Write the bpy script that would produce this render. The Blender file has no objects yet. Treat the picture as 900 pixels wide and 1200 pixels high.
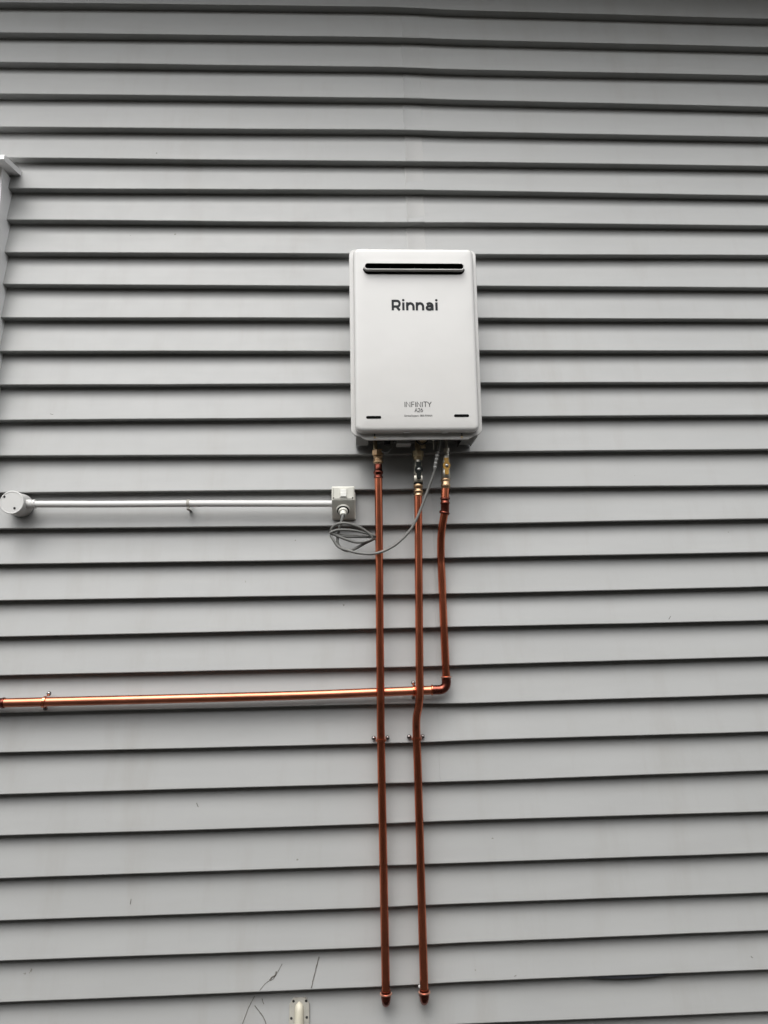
import bpy, bmesh, math, random
from mathutils import Vector, Matrix, noise
random.seed(7)
S = bpy.context.scene
C = S.collection
R = math.radians

# ------------------------------------------------------------------ camera, sky, sun, exposure
cam_d = bpy.data.cameras.new('camera'); cam = bpy.data.objects.new('camera', cam_d); C.objects.link(cam)
cr = Vector((0.99874698, -0.04665813, -0.01809651)); cu = Vector((0.01130224, -0.14196805, 0.98980671)); cf = Vector((0.04875165, 0.988771, 0.14126282))
cam.matrix_world = Matrix(((cr.x, cu.x, -cf.x, 0.0), (cr.y, cu.y, -cf.y, -2.2), (cr.z, cu.z, -cf.z, 1.45), (0, 0, 0, 1)))
cam_d.sensor_fit = 'VERTICAL'; cam_d.sensor_height = 36.0; cam_d.lens = 26.01
cam_d.clip_start = 0.02; cam_d.clip_end = 2000.0
S.camera = cam

SUN_EL, SUN_AZ = R(62), R(200)          # azimuth clockwise from +Y: the light comes over the photographer's left shoulder
w = bpy.data.worlds.new('World'); S.world = w; w.use_nodes = True
nt = w.node_tree; nt.nodes.clear()
out = nt.nodes.new('ShaderNodeOutputWorld'); bg = nt.nodes.new('ShaderNodeBackground')
sky = nt.nodes.new('ShaderNodeTexSky'); sky.sky_type = 'NISHITA'; sky.sun_disc = False
sky.sun_elevation = SUN_EL; sky.sun_rotation = SUN_AZ; sky.dust_density = 6.0; sky.air_density = 1.0; sky.ozone_density = 1.0
hs = nt.nodes.new('ShaderNodeHueSaturation'); hs.inputs['Saturation'].default_value = 0.17
nt.links.new(sky.outputs[0], hs.inputs['Color']); nt.links.new(hs.outputs[0], bg.inputs[0]); nt.links.new(bg.outputs[0], out.inputs[0])
bg.inputs[1].default_value = 0.135
sd = bpy.data.lights.new('sun', 'SUN'); sd.energy = 0.9; sd.angle = R(90); sd.color = (1.0, 0.99, 0.975)
sun = bpy.data.objects.new('sun', sd); C.objects.link(sun)
sv = Vector((math.sin(SUN_AZ) * math.cos(SUN_EL), math.cos(SUN_AZ) * math.cos(SUN_EL), math.sin(SUN_EL)))
sun.rotation_euler = sv.to_track_quat('Z', 'Y').to_euler()
S.view_settings.view_transform = 'Standard'; S.view_settings.look = 'None'
S.view_settings.exposure = 1.12; S.view_settings.gamma = 1.0

# ------------------------------------------------------------------ materials
def mat(name, col, rough=0.5, metal=0.0, var=0.0, vscale=(8, 8, 8), bump=0.0, bscale=(60, 60, 60), coat=0.0, spots=None, streak=None, stain=None, spec=0.5, vary_rough=0.0):
    m = bpy.data.materials.new(name); m.use_nodes = True
    t = m.node_tree; b = t.nodes['Principled BSDF']
    b.inputs['Base Color'].default_value = (*col, 1); b.inputs['Roughness'].default_value = rough; b.inputs['Metallic'].default_value = metal
    b.inputs['Coat Weight'].default_value = coat; b.inputs['Coat Roughness'].default_value = 0.12
    b.inputs['Specular IOR Level'].default_value = spec
    tc = t.nodes.new('ShaderNodeNewGeometry')
    def nz(scale, detail=5, rough_=0.6):
        mp = t.nodes.new('ShaderNodeMapping'); mp.inputs['Scale'].default_value = scale
        n = t.nodes.new('ShaderNodeTexNoise'); n.inputs['Scale'].default_value = 1.0; n.inputs['Detail'].default_value = detail; n.inputs['Roughness'].default_value = rough_
        t.links.new(tc.outputs['Position'], mp.inputs[0]); t.links.new(mp.outputs[0], n.inputs['Vector'])
        return n
    last = None
    def layer(fac_out, lo, hi, c2, amount):
        nonlocal last
        mr = t.nodes.new('ShaderNodeMapRange'); mr.inputs[1].default_value = lo; mr.inputs[2].default_value = hi; mr.inputs[3].default_value = 0; mr.inputs[4].default_value = amount
        t.links.new(fac_out, mr.inputs[0])
        mx = t.nodes.new('ShaderNodeMix'); mx.data_type = 'RGBA'
        t.links.new(mr.outputs[0], mx.inputs[0])
        if last: t.links.new(last, mx.inputs[6])
        else: mx.inputs[6].default_value = (*col, 1)
        mx.inputs[7].default_value = (*c2, 1)
        last = mx.outputs[2]
        t.links.new(last, b.inputs['Base Color'])
    if var:
        n = nz(vscale); layer(n.outputs[0], 0.35, 0.7, tuple(c * (1 - var) for c in col), 1.0)
    if streak:
        n = nz(streak[0], 4, 0.7); layer(n.outputs[0], streak[1], streak[2], streak[3], streak[4])
    if stain:
        n = nz(stain[0], 5, 0.65); layer(n.outputs[0], stain[1], stain[2], stain[3], stain[4])
    if spots:
        n = nz(spots[0], 3, 0.5); layer(n.outputs[0], spots[1], spots[1] + 0.02, spots[2], spots[3])
    if vary_rough:
        n = nz((25, 25, 25)); mr = t.nodes.new('ShaderNodeMapRange'); mr.inputs[1].default_value = 0.3; mr.inputs[2].default_value = 0.7
        mr.inputs[3].default_value = rough - vary_rough; mr.inputs[4].default_value = rough + vary_rough
        t.links.new(n.outputs[0], mr.inputs[0]); t.links.new(mr.outputs[0], b.inputs['Roughness'])
    if bump:
        n = nz(bscale, 4); bp = t.nodes.new('ShaderNodeBump'); bp.inputs['Strength'].default_value = 1.0; bp.inputs['Distance'].default_value = bump
        t.links.new(n.outputs[0], bp.inputs['Height']); t.links.new(bp.outputs[0], b.inputs['Normal'])
    return m
GREY = (0.282, 0.286, 0.281)
M = dict(
    board=mat('grey_board_paint', GREY, 0.50, spec=0.5, var=0.07, vscale=(2.2, 2, 9), bump=0.00012, bscale=(2.5, 20, 35),
              streak=((1.1, 1, 16), 0.45, 0.8, (0.25, 0.25, 0.235), 0.22), stain=((9, 3, 1.6), 0.52, 0.8, (0.20, 0.19, 0.165), 0.35), spots=((34, 34, 34), 0.785, (0.1, 0.09, 0.075), 0.8), vary_rough=0.03),
    filler=mat('grey_filler_paint', (0.29, 0.29, 0.282), 0.48, bump=0.0006, bscale=(60, 60, 60)),
    trim=mat('white_trim_paint', (0.80, 0.80, 0.795), 0.4, var=0.05, bump=0.0004, bscale=(40, 40, 4)),
    enamel=mat('white_enamel', (0.49, 0.486, 0.470), 0.26, var=0.025, vscale=(5, 5, 4), coat=0.5, bump=0.0030, bscale=(4, 2.5, 3.0)),
    casing=mat('pale_casing_metal', (0.30, 0.30, 0.29), 0.45, var=0.1, vscale=(12, 12, 12)),
    inside=mat('dark_underside_metal', (0.02, 0.02, 0.02), 0.6, metal=0.3, var=0.3, vscale=(20, 20, 20)),
    black=mat('black_slot', (0.004, 0.004, 0.004), 0.8, spec=0.03),
    print=mat('charcoal_print', (0.022, 0.024, 0.026), 0.6, spec=0.1),
    paleprint=mat('grey_print', (0.06, 0.06, 0.06), 0.6, spec=0.1),
    steel=mat('dull_steel', (0.5, 0.5, 0.48), 0.32, metal=1.0, var=0.25, vscale=(40, 40, 40)),
    copper=mat('weathered_copper', (0.80, 0.25, 0.135), 0.21, metal=1.0, var=0.38, vscale=(6, 6, 5),
               streak=((9, 9, 2.2), 0.48, 0.72, (0.46, 0.11, 0.055), 0.6), vary_rough=0.02),
    dullcopper=mat('dull_pink_copper', (0.62, 0.22, 0.13), 0.36, metal=1.0, var=0.35, vscale=(3.5, 6, 6), vary_rough=0.03),
    strapcopper=mat('bright_copper_strap', (0.85, 0.45, 0.33), 0.38, metal=1.0),
    heated=mat('flame_darkened_copper', (0.22, 0.065, 0.045), 0.3, metal=1.0, var=0.5, vscale=(40, 40, 60), vary_rough=0.1),
    brass=mat('brass', (0.62, 0.42, 0.25), 0.33, metal=1.0, var=0.4, vscale=(60, 60, 60), vary_rough=0.08),
    oldbrass=mat('tarnished_brass', (0.50, 0.40, 0.25), 0.38, metal=1.0, var=0.5, vscale=(60, 60, 60)),
    plated=mat('plated_valve_metal', (0.60, 0.57, 0.49), 0.38, metal=1.0, var=0.3, vscale=(60, 60, 60)),
    blackplastic=mat('black_lever', (0.010, 0.013, 0.012), 0.6, spec=0.2),
    darksteel=mat('dark_screw_steel', (0.28, 0.26, 0.25), 0.25, metal=1.0, var=0.4, vscale=(90, 90, 90)),
    yellow=mat('yellow_lever', (0.50, 0.27, 0.035), 0.42, var=0.35, vscale=(50, 50, 50)),
    pvc=mat('pale_grey_pvc', (0.52, 0.52, 0.505), 0.36, var=0.05, vscale=(6, 6, 6)),
    switch=mat('weathered_grey_switch', (0.56, 0.555, 0.50), 0.45, var=0.1, vscale=(30, 30, 30)),
    rocker=mat('white_rocker', (0.68, 0.68, 0.64), 0.35),
    cable=mat('grey_cable', (0.115, 0.115, 0.107), 0.45, var=0.12, vscale=(30, 30, 30)),
    sheath=mat('grey_braided_sleeve', (0.23, 0.23, 0.22), 0.5, var=0.3, vscale=(120, 120, 300)),
    label=mat('white_label', (0.6, 0.6, 0.58), 0.5),
    cream=mat('cream_plastic', (0.46, 0.435, 0.35), 0.5, var=0.12, vscale=(40, 40, 25)),
    plate=mat('dirty_grey_plate', (0.31, 0.30, 0.265), 0.55, var=0.25, vscale=(30, 30, 30)),
    tendril=mat('dry_tendril', (0.12, 0.11, 0.095), 0.8, var=0.55, vscale=(90, 90, 90)),
    lap_shade=mat('dark_lap_shade', (0.020, 0.022, 0.028), 0.8),
    glass=mat('window_glass', (0.04, 0.05, 0.055), 0.06, spec=0.8),
    soffit=mat('grey_soffit_paint', (0.42, 0.42, 0.41), 0.6, var=0.05),
    unseen_fence=mat('weathered_timber', (0.22, 0.20, 0.175), 0.8, var=0.4, vscale=(6, 6, 1)),
    brickwork=mat('pale_brickwork', (0.30, 0.28, 0.25), 0.85, var=0.3, vscale=(6, 6, 14)),
    ground=mat('dark_gravel_soil', (0.030, 0.028, 0.026), 0.95, var=0.5, vscale=(9, 9, 9), bump=0.01, bscale=(70, 70, 70)),
)

# ------------------------------------------------------------------ helpers
def obj(name, bm, m, parent=None, smooth=False, angle=35):
    bmesh.ops.recalc_face_normals(bm, faces=bm.faces)
    me = bpy.data.meshes.new(name); bm.to_mesh(me); bm.free()
    me.materials.append(M[m] if isinstance(m, str) else m)
    if smooth:
        for p in me.polygons: p.use_smooth = True
        me.set_sharp_from_angle(angle=R(angle))
    o = bpy.data.objects.new(name, me); C.objects.link(o)
    if parent:
        o.parent = parent; o.matrix_parent_inverse = Matrix.Translation(-Vector(base_of(parent)))
    return o
def base_of(o):
    v = Vector(o.location); p = o.parent
    while p: v += p.location + o.matrix_parent_inverse.translation; o, p = p, p.parent
    return v
def thing(name, label, cat, loc=(0, 0, 0), group=None):
    o = bpy.data.objects.new(name, None); o.empty_display_size = 0.03; C.objects.link(o); o.location = loc
    o['label'] = label; o['category'] = cat
    if group: o['group'] = group
    return o
def tag(o, label, cat, group=None):
    o['label'] = label; o['category'] = cat
    if group: o['group'] = group
    return o
def struct(o): o['kind'] = 'structure'; return o

def box(bm, x0, x1, y0, y1, z0, z1, bev=0.0, mtx=None):
    r = bmesh.ops.create_cube(bm, size=1.0)
    T = Matrix.Translation(((x0 + x1) / 2, (y0 + y1) / 2, (z0 + z1) / 2)) @ Matrix.Diagonal((x1 - x0, y1 - y0, z1 - z0, 1))
    if mtx: T = mtx @ T
    bmesh.ops.transform(bm, matrix=T, verts=r['verts'])
    if bev:
        es = list({e for v in r['verts'] for e in v.link_edges})
        bmesh.ops.bevel(bm, geom=es, offset=bev, segments=2, affect='EDGES', profile=0.5)
def loft(bm, rings, cap=True, closed=True):
    vs = [[bm.verts.new(p) for p in r] for r in rings]
    n = len(rings[0])
    for a, b in zip(vs, vs[1:]):
        for i in range(n if closed else n - 1):
            j = (i + 1) % n
            bm.faces.new((a[i], a[j], b[j], b[i]))
    if cap: bm.faces.new(vs[0]); bm.faces.new(list(reversed(vs[-1])))
def rrect(x0, x1, z0, z1, r, y, inset=0.0, n=6):
    x0 += inset; x1 -= inset; z0 += inset; z1 -= inset; r = max(r - inset, 0.0008)
    pts = []
    for cx, cz, a0 in ((x1 - r, z1 - r, 0), (x0 + r, z1 - r, 90), (x0 + r, z0 + r, 180), (x1 - r, z0 + r, 270)):
        for k in range(n + 1):
            a = R(a0 + 90 * k / n); pts.append((cx + r * math.cos(a), y, cz + r * math.sin(a)))
    return pts
def frame_to(d):
    d = d.normalized(); a = Vector((0, 0, 1)) if abs(d.z) < 0.9 else Vector((1, 0, 0))
    u = d.cross(a).normalized(); return u, d.cross(u)
def lathe(bm, base, axis, prof, seg=20, hexa=None):
    """prof = [(t, r), ...] along axis from base."""
    base = Vector(base); axis = Vector(axis).normalized(); u, v = frame_to(axis)
    rings = []
    for t, r in prof:
        rings.append([base + axis * t + (u * math.cos(2 * math.pi * k / seg + 0.26) + v * math.sin(2 * math.pi * k / seg + 0.26)) * r for k in range(seg)])
    loft(bm, rings)
def smooth_path(pts, n=8):
    P = [Vector(p) for p in pts]; P = [P[0] * 2 - P[1]] + P + [P[-1] * 2 - P[-2]]; o = []
    for i in range(1, len(P) - 2):
        for k in range(n):
            t = k / n; a, b, c, d = P[i - 1:i + 3]
            o.append(0.5 * ((2 * b) + (c - a) * t + (2 * a - 5 * b + 4 * c - d) * t * t + (3 * b - a - 3 * c + d) * t ** 3))
    o.append(P[-2]); return o
def tube(bm, pts, rad, seg=16, cap=True):
    P = [Vector(p) for p in pts]; n = len(P); rings = []; u = None
    for i, p in enumerate(P):
        d = (P[min(i + 1, n - 1)] - P[max(i - 1, 0)]).normalized()
        if u is None: u, _ = frame_to(d)
        u = (u - d * u.dot(d)).normalized(); v = d.cross(u)
        r = rad(i / (n - 1)) if callable(rad) else rad
        rings.append([p + (u * math.cos(2 * math.pi * k / seg) + v * math.sin(2 * math.pi * k / seg)) * r for k in range(seg)])
    loft(bm, rings, cap)

# ------------------------------------------------------------------ ground
bm = bmesh.new()
bmesh.ops.create_grid(bm, x_segments=60, y_segments=60, size=300)
g = struct(obj('ground', bm, 'ground'))

# ------------------------------------------------------------------ the weatherboard wall
LEFT = [(3.4652, 0.0116), (3.353, 0.0091), (3.2433, 0.0059), (3.1319, 0.0062), (3.018, 0.0077), (2.9074, 0.0024), (2.8069, 0.0056), (2.696, 0.0003), (2.5892, 0.0016), (2.4809, -0.0024), (2.3758, -0.0005), (2.2688, -0.0007), (2.1639, 0.0005), (2.0558, 0.0012), (1.9408, -0.0042), (1.833, -0.0019), (1.7243, -0.0036), (1.6219, -0.0017), (1.517, -0.002), (1.4176, 0.0023), (1.3054, -0.0009), (1.2004, -0.0016), (1.0908, -0.003), (0.9805, -0.0006), (0.8706, -0.0007), (0.7592, -0.0001), (0.6487, -0.0021), (0.5446, -0.0045), (0.4432, -0.0012)]
RIGHT = [(3.4628, -0.007), (3.3523, -0.0049), (3.2404, -0.0016), (3.1331, -0.0083), (3.0172, -0.0049), (2.9094, -0.0021), (2.8103, -0.0066), (2.6995, -0.0031), (2.5892, 0.0023), (2.4849, -0.0031), (2.3787, -0.003), (2.2701, -0.0006), (2.1666, -0.0014), (2.057, 0.0014), (1.9465, 0.0013), (1.8365, -0.001), (1.7237, 0.0053), (1.6218, 0.0038), (1.5145, 0.005), (1.4171, 0.0027), (1.3054, 0.0057), (1.1944, 0.0073), (1.0921, 0.0029), (0.9776, 0.0062), (0.8736, -0.0026), (0.7584, -0.0007), (0.6514, -0.0016), (0.5479, 0.0), (0.4477, -0.002), (0.3402, -0.0038)]
LEFT.append((0.339, 0.001))
top = [(3.4652 + 0.1085 * k, 0.0) for k in (2, 1)]
LEFT = top + LEFT + [(0.232, 0.0), (0.124, 0.0)]
RIGHT = top + RIGHT + [(0.232, 0.0), (0.124, 0.0)]
TH = 0.028                                    # how far each board stands proud of the one below it
XL, XR = -1.95, 1.95
WIN_X = -1.05; WIN_Z0, WIN_Z1 = 1.98, 2.86
def seam_x(z): return 0.256 if z > 0.95 else 0.183
def edge(side, i, x):
    z0, s = side[i]
    xc = max(min(x, 1.45), -1.2); sx = seam_x(z0)
    base = z0 + s * xc; oz, os_ = (RIGHT if side is LEFT else LEFT)[i]           # the two boards of a course meet at the joint
    d = max(0.0, 1 - abs(x - sx) / 0.11); base += (oz + os_ * sx - z0 - s * sx) * 0.5 * d * d * (3 - 2 * d)
    return base + 0.0011 * noise.noise((x * 1.7, i * 3.1, 0.5 if side is LEFT else 7.5)) + 0.0004 * noise.noise((x * 9, i * 5.1, 2))
def row_of(x, z):
    side = LEFT if x < seam_x(z) else RIGHT
    for i in range(len(side)):
        if edge(side, i, x) <= z: return side, i
    return side, len(side) - 1
def wall_y(x, z):
    side, i = row_of(x, z); zb = edge(side, i, x); zt = edge(side, i - 1, x) if i else zb + 0.108
    return TH * (z - zb) / (zt - zb)
wall = thing('weatherboard_wall', 'grey painted wall of overlapping horizontal weatherboards carrying the white water heater', 'wall', (0, 0.0, 0))
def board(side, i, xa, xb):
    bm = bmesh.new(); n = max(6, int((xb - xa) / 0.07)); rings = []
    for k in range(n + 1):
        x = xa + (xb - xa) * k / n
        zb = edge(side, i, x); zt = edge(side, i - 1, x) if i else zb + 0.108
        yo = 0.0009 * noise.noise((x * 1.3, i * 2.3, 11)) ; H = zt - zb
        q = 0.013 / H * TH
        rings.append([(x, yo + 0.0022, zb), (x, yo + 0.0006, zb + 0.0007), (x, yo, zb + 0.0026),
                      (x, TH * 0.30 + 0.0007 + yo, zb + H * 0.33), (x, TH * 0.64 + 0.0007, zb + H * 0.66),
                      (x, TH + 0.0005, zt + 0.0), (x, TH + q, zt + 0.013), (x, TH + q + 0.006, zt + 0.013), (x, TH + 0.0035, zb + 0.001), (x, TH - 0.001, zb + 0.0)])
    loft(bm, rings)
    obj('weatherboard', bm, 'board', wall, smooth=True, angle=30)
for i in range(len(LEFT)):
    zc = LEFT[i][0] + 0.054; sx = seam_x(zc)
    beside_window = WIN_Z0 - 0.03 < LEFT[i][0] + 0.02 and LEFT[i][0] + 0.10 < WIN_Z1 + 0.02
    board(LEFT, i, WIN_X - 0.02 if beside_window else XL, sx - 0.0001)
    board(RIGHT, i, sx + 0.0001, XR)
# filler ridges and the lapped cover plates on the joint line, where the photo shows them
for i in list(range(3, 11)) + [17, 18, 19, 20]:
    zb = edge(RIGHT, i, 0.25); zt = edge(RIGHT, i - 1, 0.25)
    bm = bmesh.new(); rings = []
    for k in range(9):
        z = zb + 0.004 + (zt - zb - 0.008) * k / 8
        xo = 0.0016 * noise.noise((z * 40, i, 0)); xl = 0.197 + 0.0025 * (i % 2) + xo; xr = seam_x(z) + 0.0022 + 0.0012 * noise.noise((z * 25, 4, i))
        y = TH * (z - zb) / (zt - zb)
        rings.append([(xl - 0.0012, y + 0.001, z), (xl, y - 0.0010, z), (xl + 0.002, y - 0.0016 - 0.0008 * abs(noise.noise((z * 130, i, 5))), z), (xl + 0.005, y - 0.0007, z), (xr - 0.002, y - 0.0007, z), (xr, y + 0.001, z)])
    loft(bm, rings)
    obj('joint_cover', bm, 'filler' if i > 6 else 'board', wall, smooth=True)
# dark strip painted as the shadow gap in the lap low on the right
bm = bmesh.new(); rings = []
for k in range(17):
    x = 0.657 + 0.232 * k / 16; zb = edge(RIGHT, 30, x)
    hgt = 0.0095 * math.sin(math.pi * (k + 0.3) / 16.6) ** 0.6 + 0.001 * noise.noise((x * 60, 0, 0))
    rings.append([(x, 0.004, zb - 0.0002), (x, 0.004, zb - hgt), (x, 0.006, zb - hgt), (x, 0.006, zb - 0.0002)])
loft(bm, rings); obj('lap_shadow', bm, 'lap_shade', wall)
# wall behind the boards, soffit and fascia above
bm = bmesh.new(); box(bm, XL, XR, 0.075, 0.16, 0.0, 3.9); obj('wall_lining', bm, 'unseen_fence', wall)
def soffit_z(x): return 3.84 - 0.05 * (x + 1.2)
bm = bmesh.new()
for xa, xb in ((XL, XR),):
    za, zb_ = soffit_z(xa), soffit_z(xb)
    loft(bm, [[(xa, 0.16, za), (xa, -0.42, za), (xa, -0.42, za + 0.03), (xa, 0.16, za + 0.03)], [(xb, 0.16, zb_), (xb, -0.42, zb_), (xb, -0.42, zb_ + 0.03), (xb, 0.16, zb_ + 0.03)]])
obj('soffit', bm, 'soffit', wall)
bm = bmesh.new()
loft(bm, [[(XL, -0.422, soffit_z(XL) - 0.02), (XL, -0.45, soffit_z(XL) - 0.02), (XL, -0.45, soffit_z(XL) + 0.16), (XL, -0.422, soffit_z(XL) + 0.16)],
          [(XR, -0.422, soffit_z(XR) - 0.02), (XR, -0.45, soffit_z(XR) - 0.02), (XR, -0.45, soffit_z(XR) + 0.16), (XR, -0.422, soffit_z(XR) + 0.16)]])
obj('fascia', bm, 'trim', wall)

# ------------------------------------------------------------------ window at the far left edge
win = thing('window', 'white window surround with a projecting head cap at the far left edge of the wall', 'window', (-1.45, 0.0, WIN_Z0))
bm = bmesh.new(); box(bm, WIN_X - 0.075, WIN_X, -0.045, 0.05, WIN_Z0, WIN_Z1 - 0.016, 0.002); obj('facing_board', bm, 'trim', win)
bm = bmesh.new(); box(bm, -1.92, -1.845, -0.045, 0.05, WIN_Z0, WIN_Z1 - 0.016, 0.002); obj('facing_board', bm, 'trim', win)
bm = bmesh.new(); box(bm, -1.844, WIN_X - 0.076, -0.043, 0.05, WIN_Z1 - 0.10, WIN_Z1 - 0.016, 0.002); obj('facing_board', bm, 'trim', win)
bm = bmesh.new(); xe = WIN_X + 0.030
loft(bm, [[(x, 0.03, 2.874), (x, -0.098, 2.849), (x, -0.100, 2.834), (x, -0.094, 2.832), (x, 0.03, 2.856)] for x in (-1.96, xe)])
obj('head_cap', bm, 'trim', win)
bm = bmesh.new(); box(bm, -1.96, WIN_X - 0.004, -0.06, 0.03, WIN_Z0 - 0.035, WIN_Z0 - 0.001, 0.003); obj('sill', bm, 'trim', win)
bm = bmesh.new()
for a in ((-1.844, -1.80, WIN_Z0, WIN_Z1 - 0.101), (WIN_X - 0.12, WIN_X - 0.076, WIN_Z0, WIN_Z1 - 0.101), (-1.799, WIN_X - 0.121, WIN_Z0, WIN_Z0 + 0.05), (-1.799, WIN_X - 0.121, WIN_Z1 - 0.15, WIN_Z1 - 0.101)):
    box(bm, a[0], a[1], -0.02, 0.03, a[2], a[3])
fr = obj('frame', bm, 'trim', win)
bm = bmesh.new(); box(bm, -1.80, WIN_X - 0.12, 0.004, 0.009, WIN_Z0 + 0.04, WIN_Z1 - 0.14); obj('pane', bm, 'glass', win)

# ------------------------------------------------------------------ unseen palings behind the photographer, added to dim the low wall and reflections
bm = bmesh.new()
for k in range(56):
    x = -4.2 + k * 0.152; box(bm, x, x + 0.146, -3.02, -3.00, 0.03, 2.00 + 0.006 * random.random())
for z in (0.35, 1.45): box(bm, -4.2, 4.3, -2.998, -2.95, z, z + 0.09)
struct(obj('unseen_fence', bm, 'unseen_fence'))

bm = bmesh.new()
box(bm, -9, 9, -9.0, -4.8, 0.0, 3.4)  # unseen block with a roof, added to cut light on the lower wall
loft(bm, [[(x, -4.4, 3.35), (x, -6.9, 4.6), (x, -9.4, 3.35), (x, -6.9, 4.45)] for x in (-9.4, 9.4)])
struct(obj('unseen_house', bm, 'brickwork'))

# ------------------------------------------------------------------ water heater
HX0, HX1, HZ0, HZ1 = 0.012, 0.390, 1.953, 2.533
heater = thing('water_heater', 'white gas water heater with a black exhaust slot, mounted high on the wall', 'water heater', (0.2, 0.02, 1.96))
# back casing, open at the bottom
bm = bmesh.new()
X0, X1, Z0, Z1 = 0.026, 0.377, 1.963, 2.52
box(bm, X0, X0 + 0.0015, -0.1295, 0.0, Z0, Z1); box(bm, X1 - 0.0015, X1, -0.1295, 0.0, Z0, Z1)
box(bm, X0 + 0.0015, X1 - 0.0015, -0.1295, 0.0, Z1 - 0.002, Z1)
box(bm, X0 + 0.0015, X1 - 0.0015, -0.002, -0.0002, Z0 + 0.012, Z1 - 0.002)
for xa, xb in ((X0 + 0.0015, 0.062), (0.338, X1 - 0.0015)):
    box(bm, xa, xb, -0.1295, -0.028, Z0, Z0 + 0.0015)
    for k in range(9): box(bm, xa + 0.003 + k * 0.0034, xa + 0.0045 + k * 0.0034, -0.12, -0.034, Z0 - 0.0016, Z0)
obj('back_casing', bm, 'casing', heater)
bm = bmesh.new(); box(bm, 0.0622, 0.3378, -0.1295, -0.003, Z0 + 0.018, Z0 + 0.02)
box(bm, 0.0622, 0.0635, -0.1295, -0.003, Z0, Z0 + 0.018); box(bm, 0.3365, 0.3378, -0.1295, -0.003, Z0, Z0 + 0.018)
obj('base_plate', bm, 'inside', heater)
# wall brackets, top and bottom
bm = bmesh.new(); box(bm, 0.12, 0.28, -0.004, -0.001, 2.515, 2.56, 0.001); obj('bracket', bm, 'casing', heater)
# front flange with the stepped bottom corners
def flange_ring(y, ins=0.0):
    pts = []
    def arc(cx, cz, r, a0, a1, n=7):
        for k in range(n):
            a = R(a0 + (a1 - a0) * k / (n - 1)); pts.append((cx + (r - ins) * math.cos(a), y, cz + (r - ins) * math.sin(a)))
    arc(HX1 - 0.018, HZ1 - 0.018, 0.018, 0, 90); arc(HX0 + 0.018, HZ1 - 0.018, 0.018, 90, 180)
    arc(HX0 + 0.022, 1.986, 0.022, 180, 262)
    pts += [(0.040, y, 1.9625 + ins), (0.047, y, 1.957 + ins), (0.054, y, HZ0 + ins), (0.348, y, HZ0 + ins), (0.355, y, 1.957 + ins), (0.362, y, 1.9625 + ins)]
    arc(HX1 - 0.022, 1.986, 0.022, 278, 360)
    return pts
bm = bmesh.new(); loft(bm, [flange_ring(-0.130), flange_ring(-0.1345), flange_ring(-0.1362, 0.0017)]); obj('front_flange', bm, 'enamel', heater, smooth=True, angle=40)
# raised front cover with soft pressed edges
CX0, CX1, CZ0, CZ1 = 0.0235, 0.3775, 1.9710, 2.524
bm = bmesh.new(); rings = [rrect(CX0, CX1, CZ0, CZ1, 0.018, -0.1363), rrect(CX0, CX1, CZ0, CZ1, 0.018, -0.153)]
for k in range(1, 7):
    a = R(15 * k); rings.append(rrect(CX0, CX1, CZ0, CZ1, 0.018, -0.153 - 0.012 * math.sin(a), 0.012 * (1 - math.cos(a))))
rings.append(rrect(CX0, CX1, CZ0, CZ1, 0.018, -0.1656, 0.030)); rings.append(rrect(CX0, CX1, CZ0, CZ1, 0.018, -0.1658, 0.05))
loft(bm, rings); cover = obj('front_cover', bm, 'enamel', heater, smooth=True, angle=60)
bm = bmesh.new()
bm.free()
for xa in (0.16, 0.27):
    bm = bmesh.new(); box(bm, xa, xa + 0.018, -0.156, -0.1345, 1.9690, 1.9713, 0.0008); obj('cover_tab', bm, 'casing', heater)
# exhaust collar: a raised capsule ring round a black opening
VX0, VX1, VZ0, VZ1 = 0.0545, 0.3475, 2.4468, 2.4692
def cap_ring(y, ins): return rrect(VX0, VX1, VZ0, VZ1, (VZ1 - VZ0) / 2, y, ins, 10)
bm = bmesh.new(); rings = [cap_ring(-0.1650, 0.001), cap_ring(-0.1690, 0.0005), cap_ring(-0.1800, 0.0), cap_ring(-0.1816, 0.0006), cap_ring(-0.1822, 0.0018), cap_ring(-0.1816, 0.0032), cap_ring(-0.1790, 0.0038), cap_ring(-0.1700, 0.0038), cap_ring(-0.1662, 0.0038)]
loft(bm, rings, cap=False); vc = obj('exhaust_collar', bm, 'enamel', heater, smooth=True, angle=60)
bm = bmesh.new(); loft(bm, [cap_ring(-0.1664, 0.0044), cap_ring(-0.1664, 0.0030), cap_ring(-0.1816, 0.0030), cap_ring(-0.1816, 0.0042), cap_ring(-0.1672, 0.0044)]); obj('exhaust_opening', bm, 'black', vc)
bm = bmesh.new(); loft(bm, [rrect(VX0 - 0.0015, VX1 + 0.0015, VZ0 - 0.0055, VZ1, 0.0158, -0.1660, -0.0008), rrect(VX0 - 0.0015, VX1 + 0.0015, VZ0 - 0.0055, VZ1, 0.0158, -0.1675, 0.0)]); obj('collar_shadow', bm, 'black', vc, smooth=True)  # black rim stands in for the shadow beneath the collar
for k in range(3):
    bm = bmesh.new(); x = 0.13 + k * 0.072; box(bm, x, x + 0.002, -0.1700, -0.1676, 2.4520, 2.4640); obj('exhaust_baffle', bm, 'inside', vc)
for xa, xb, zc in ((0.0544, 0.0975, 2.0118), (0.3050, 0.3480, 2.0154)):
    bm = bmesh.new(); loft(bm, [rrect(xa, xb, zc - 0.0042, zc + 0.0038, 0.0040, -0.1655, 0), rrect(xa, xb, zc - 0.0042, zc + 0.0038, 0.0040, -0.1662, 0.0)])
    obj('air_slot', bm, 'black', heater)
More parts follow.
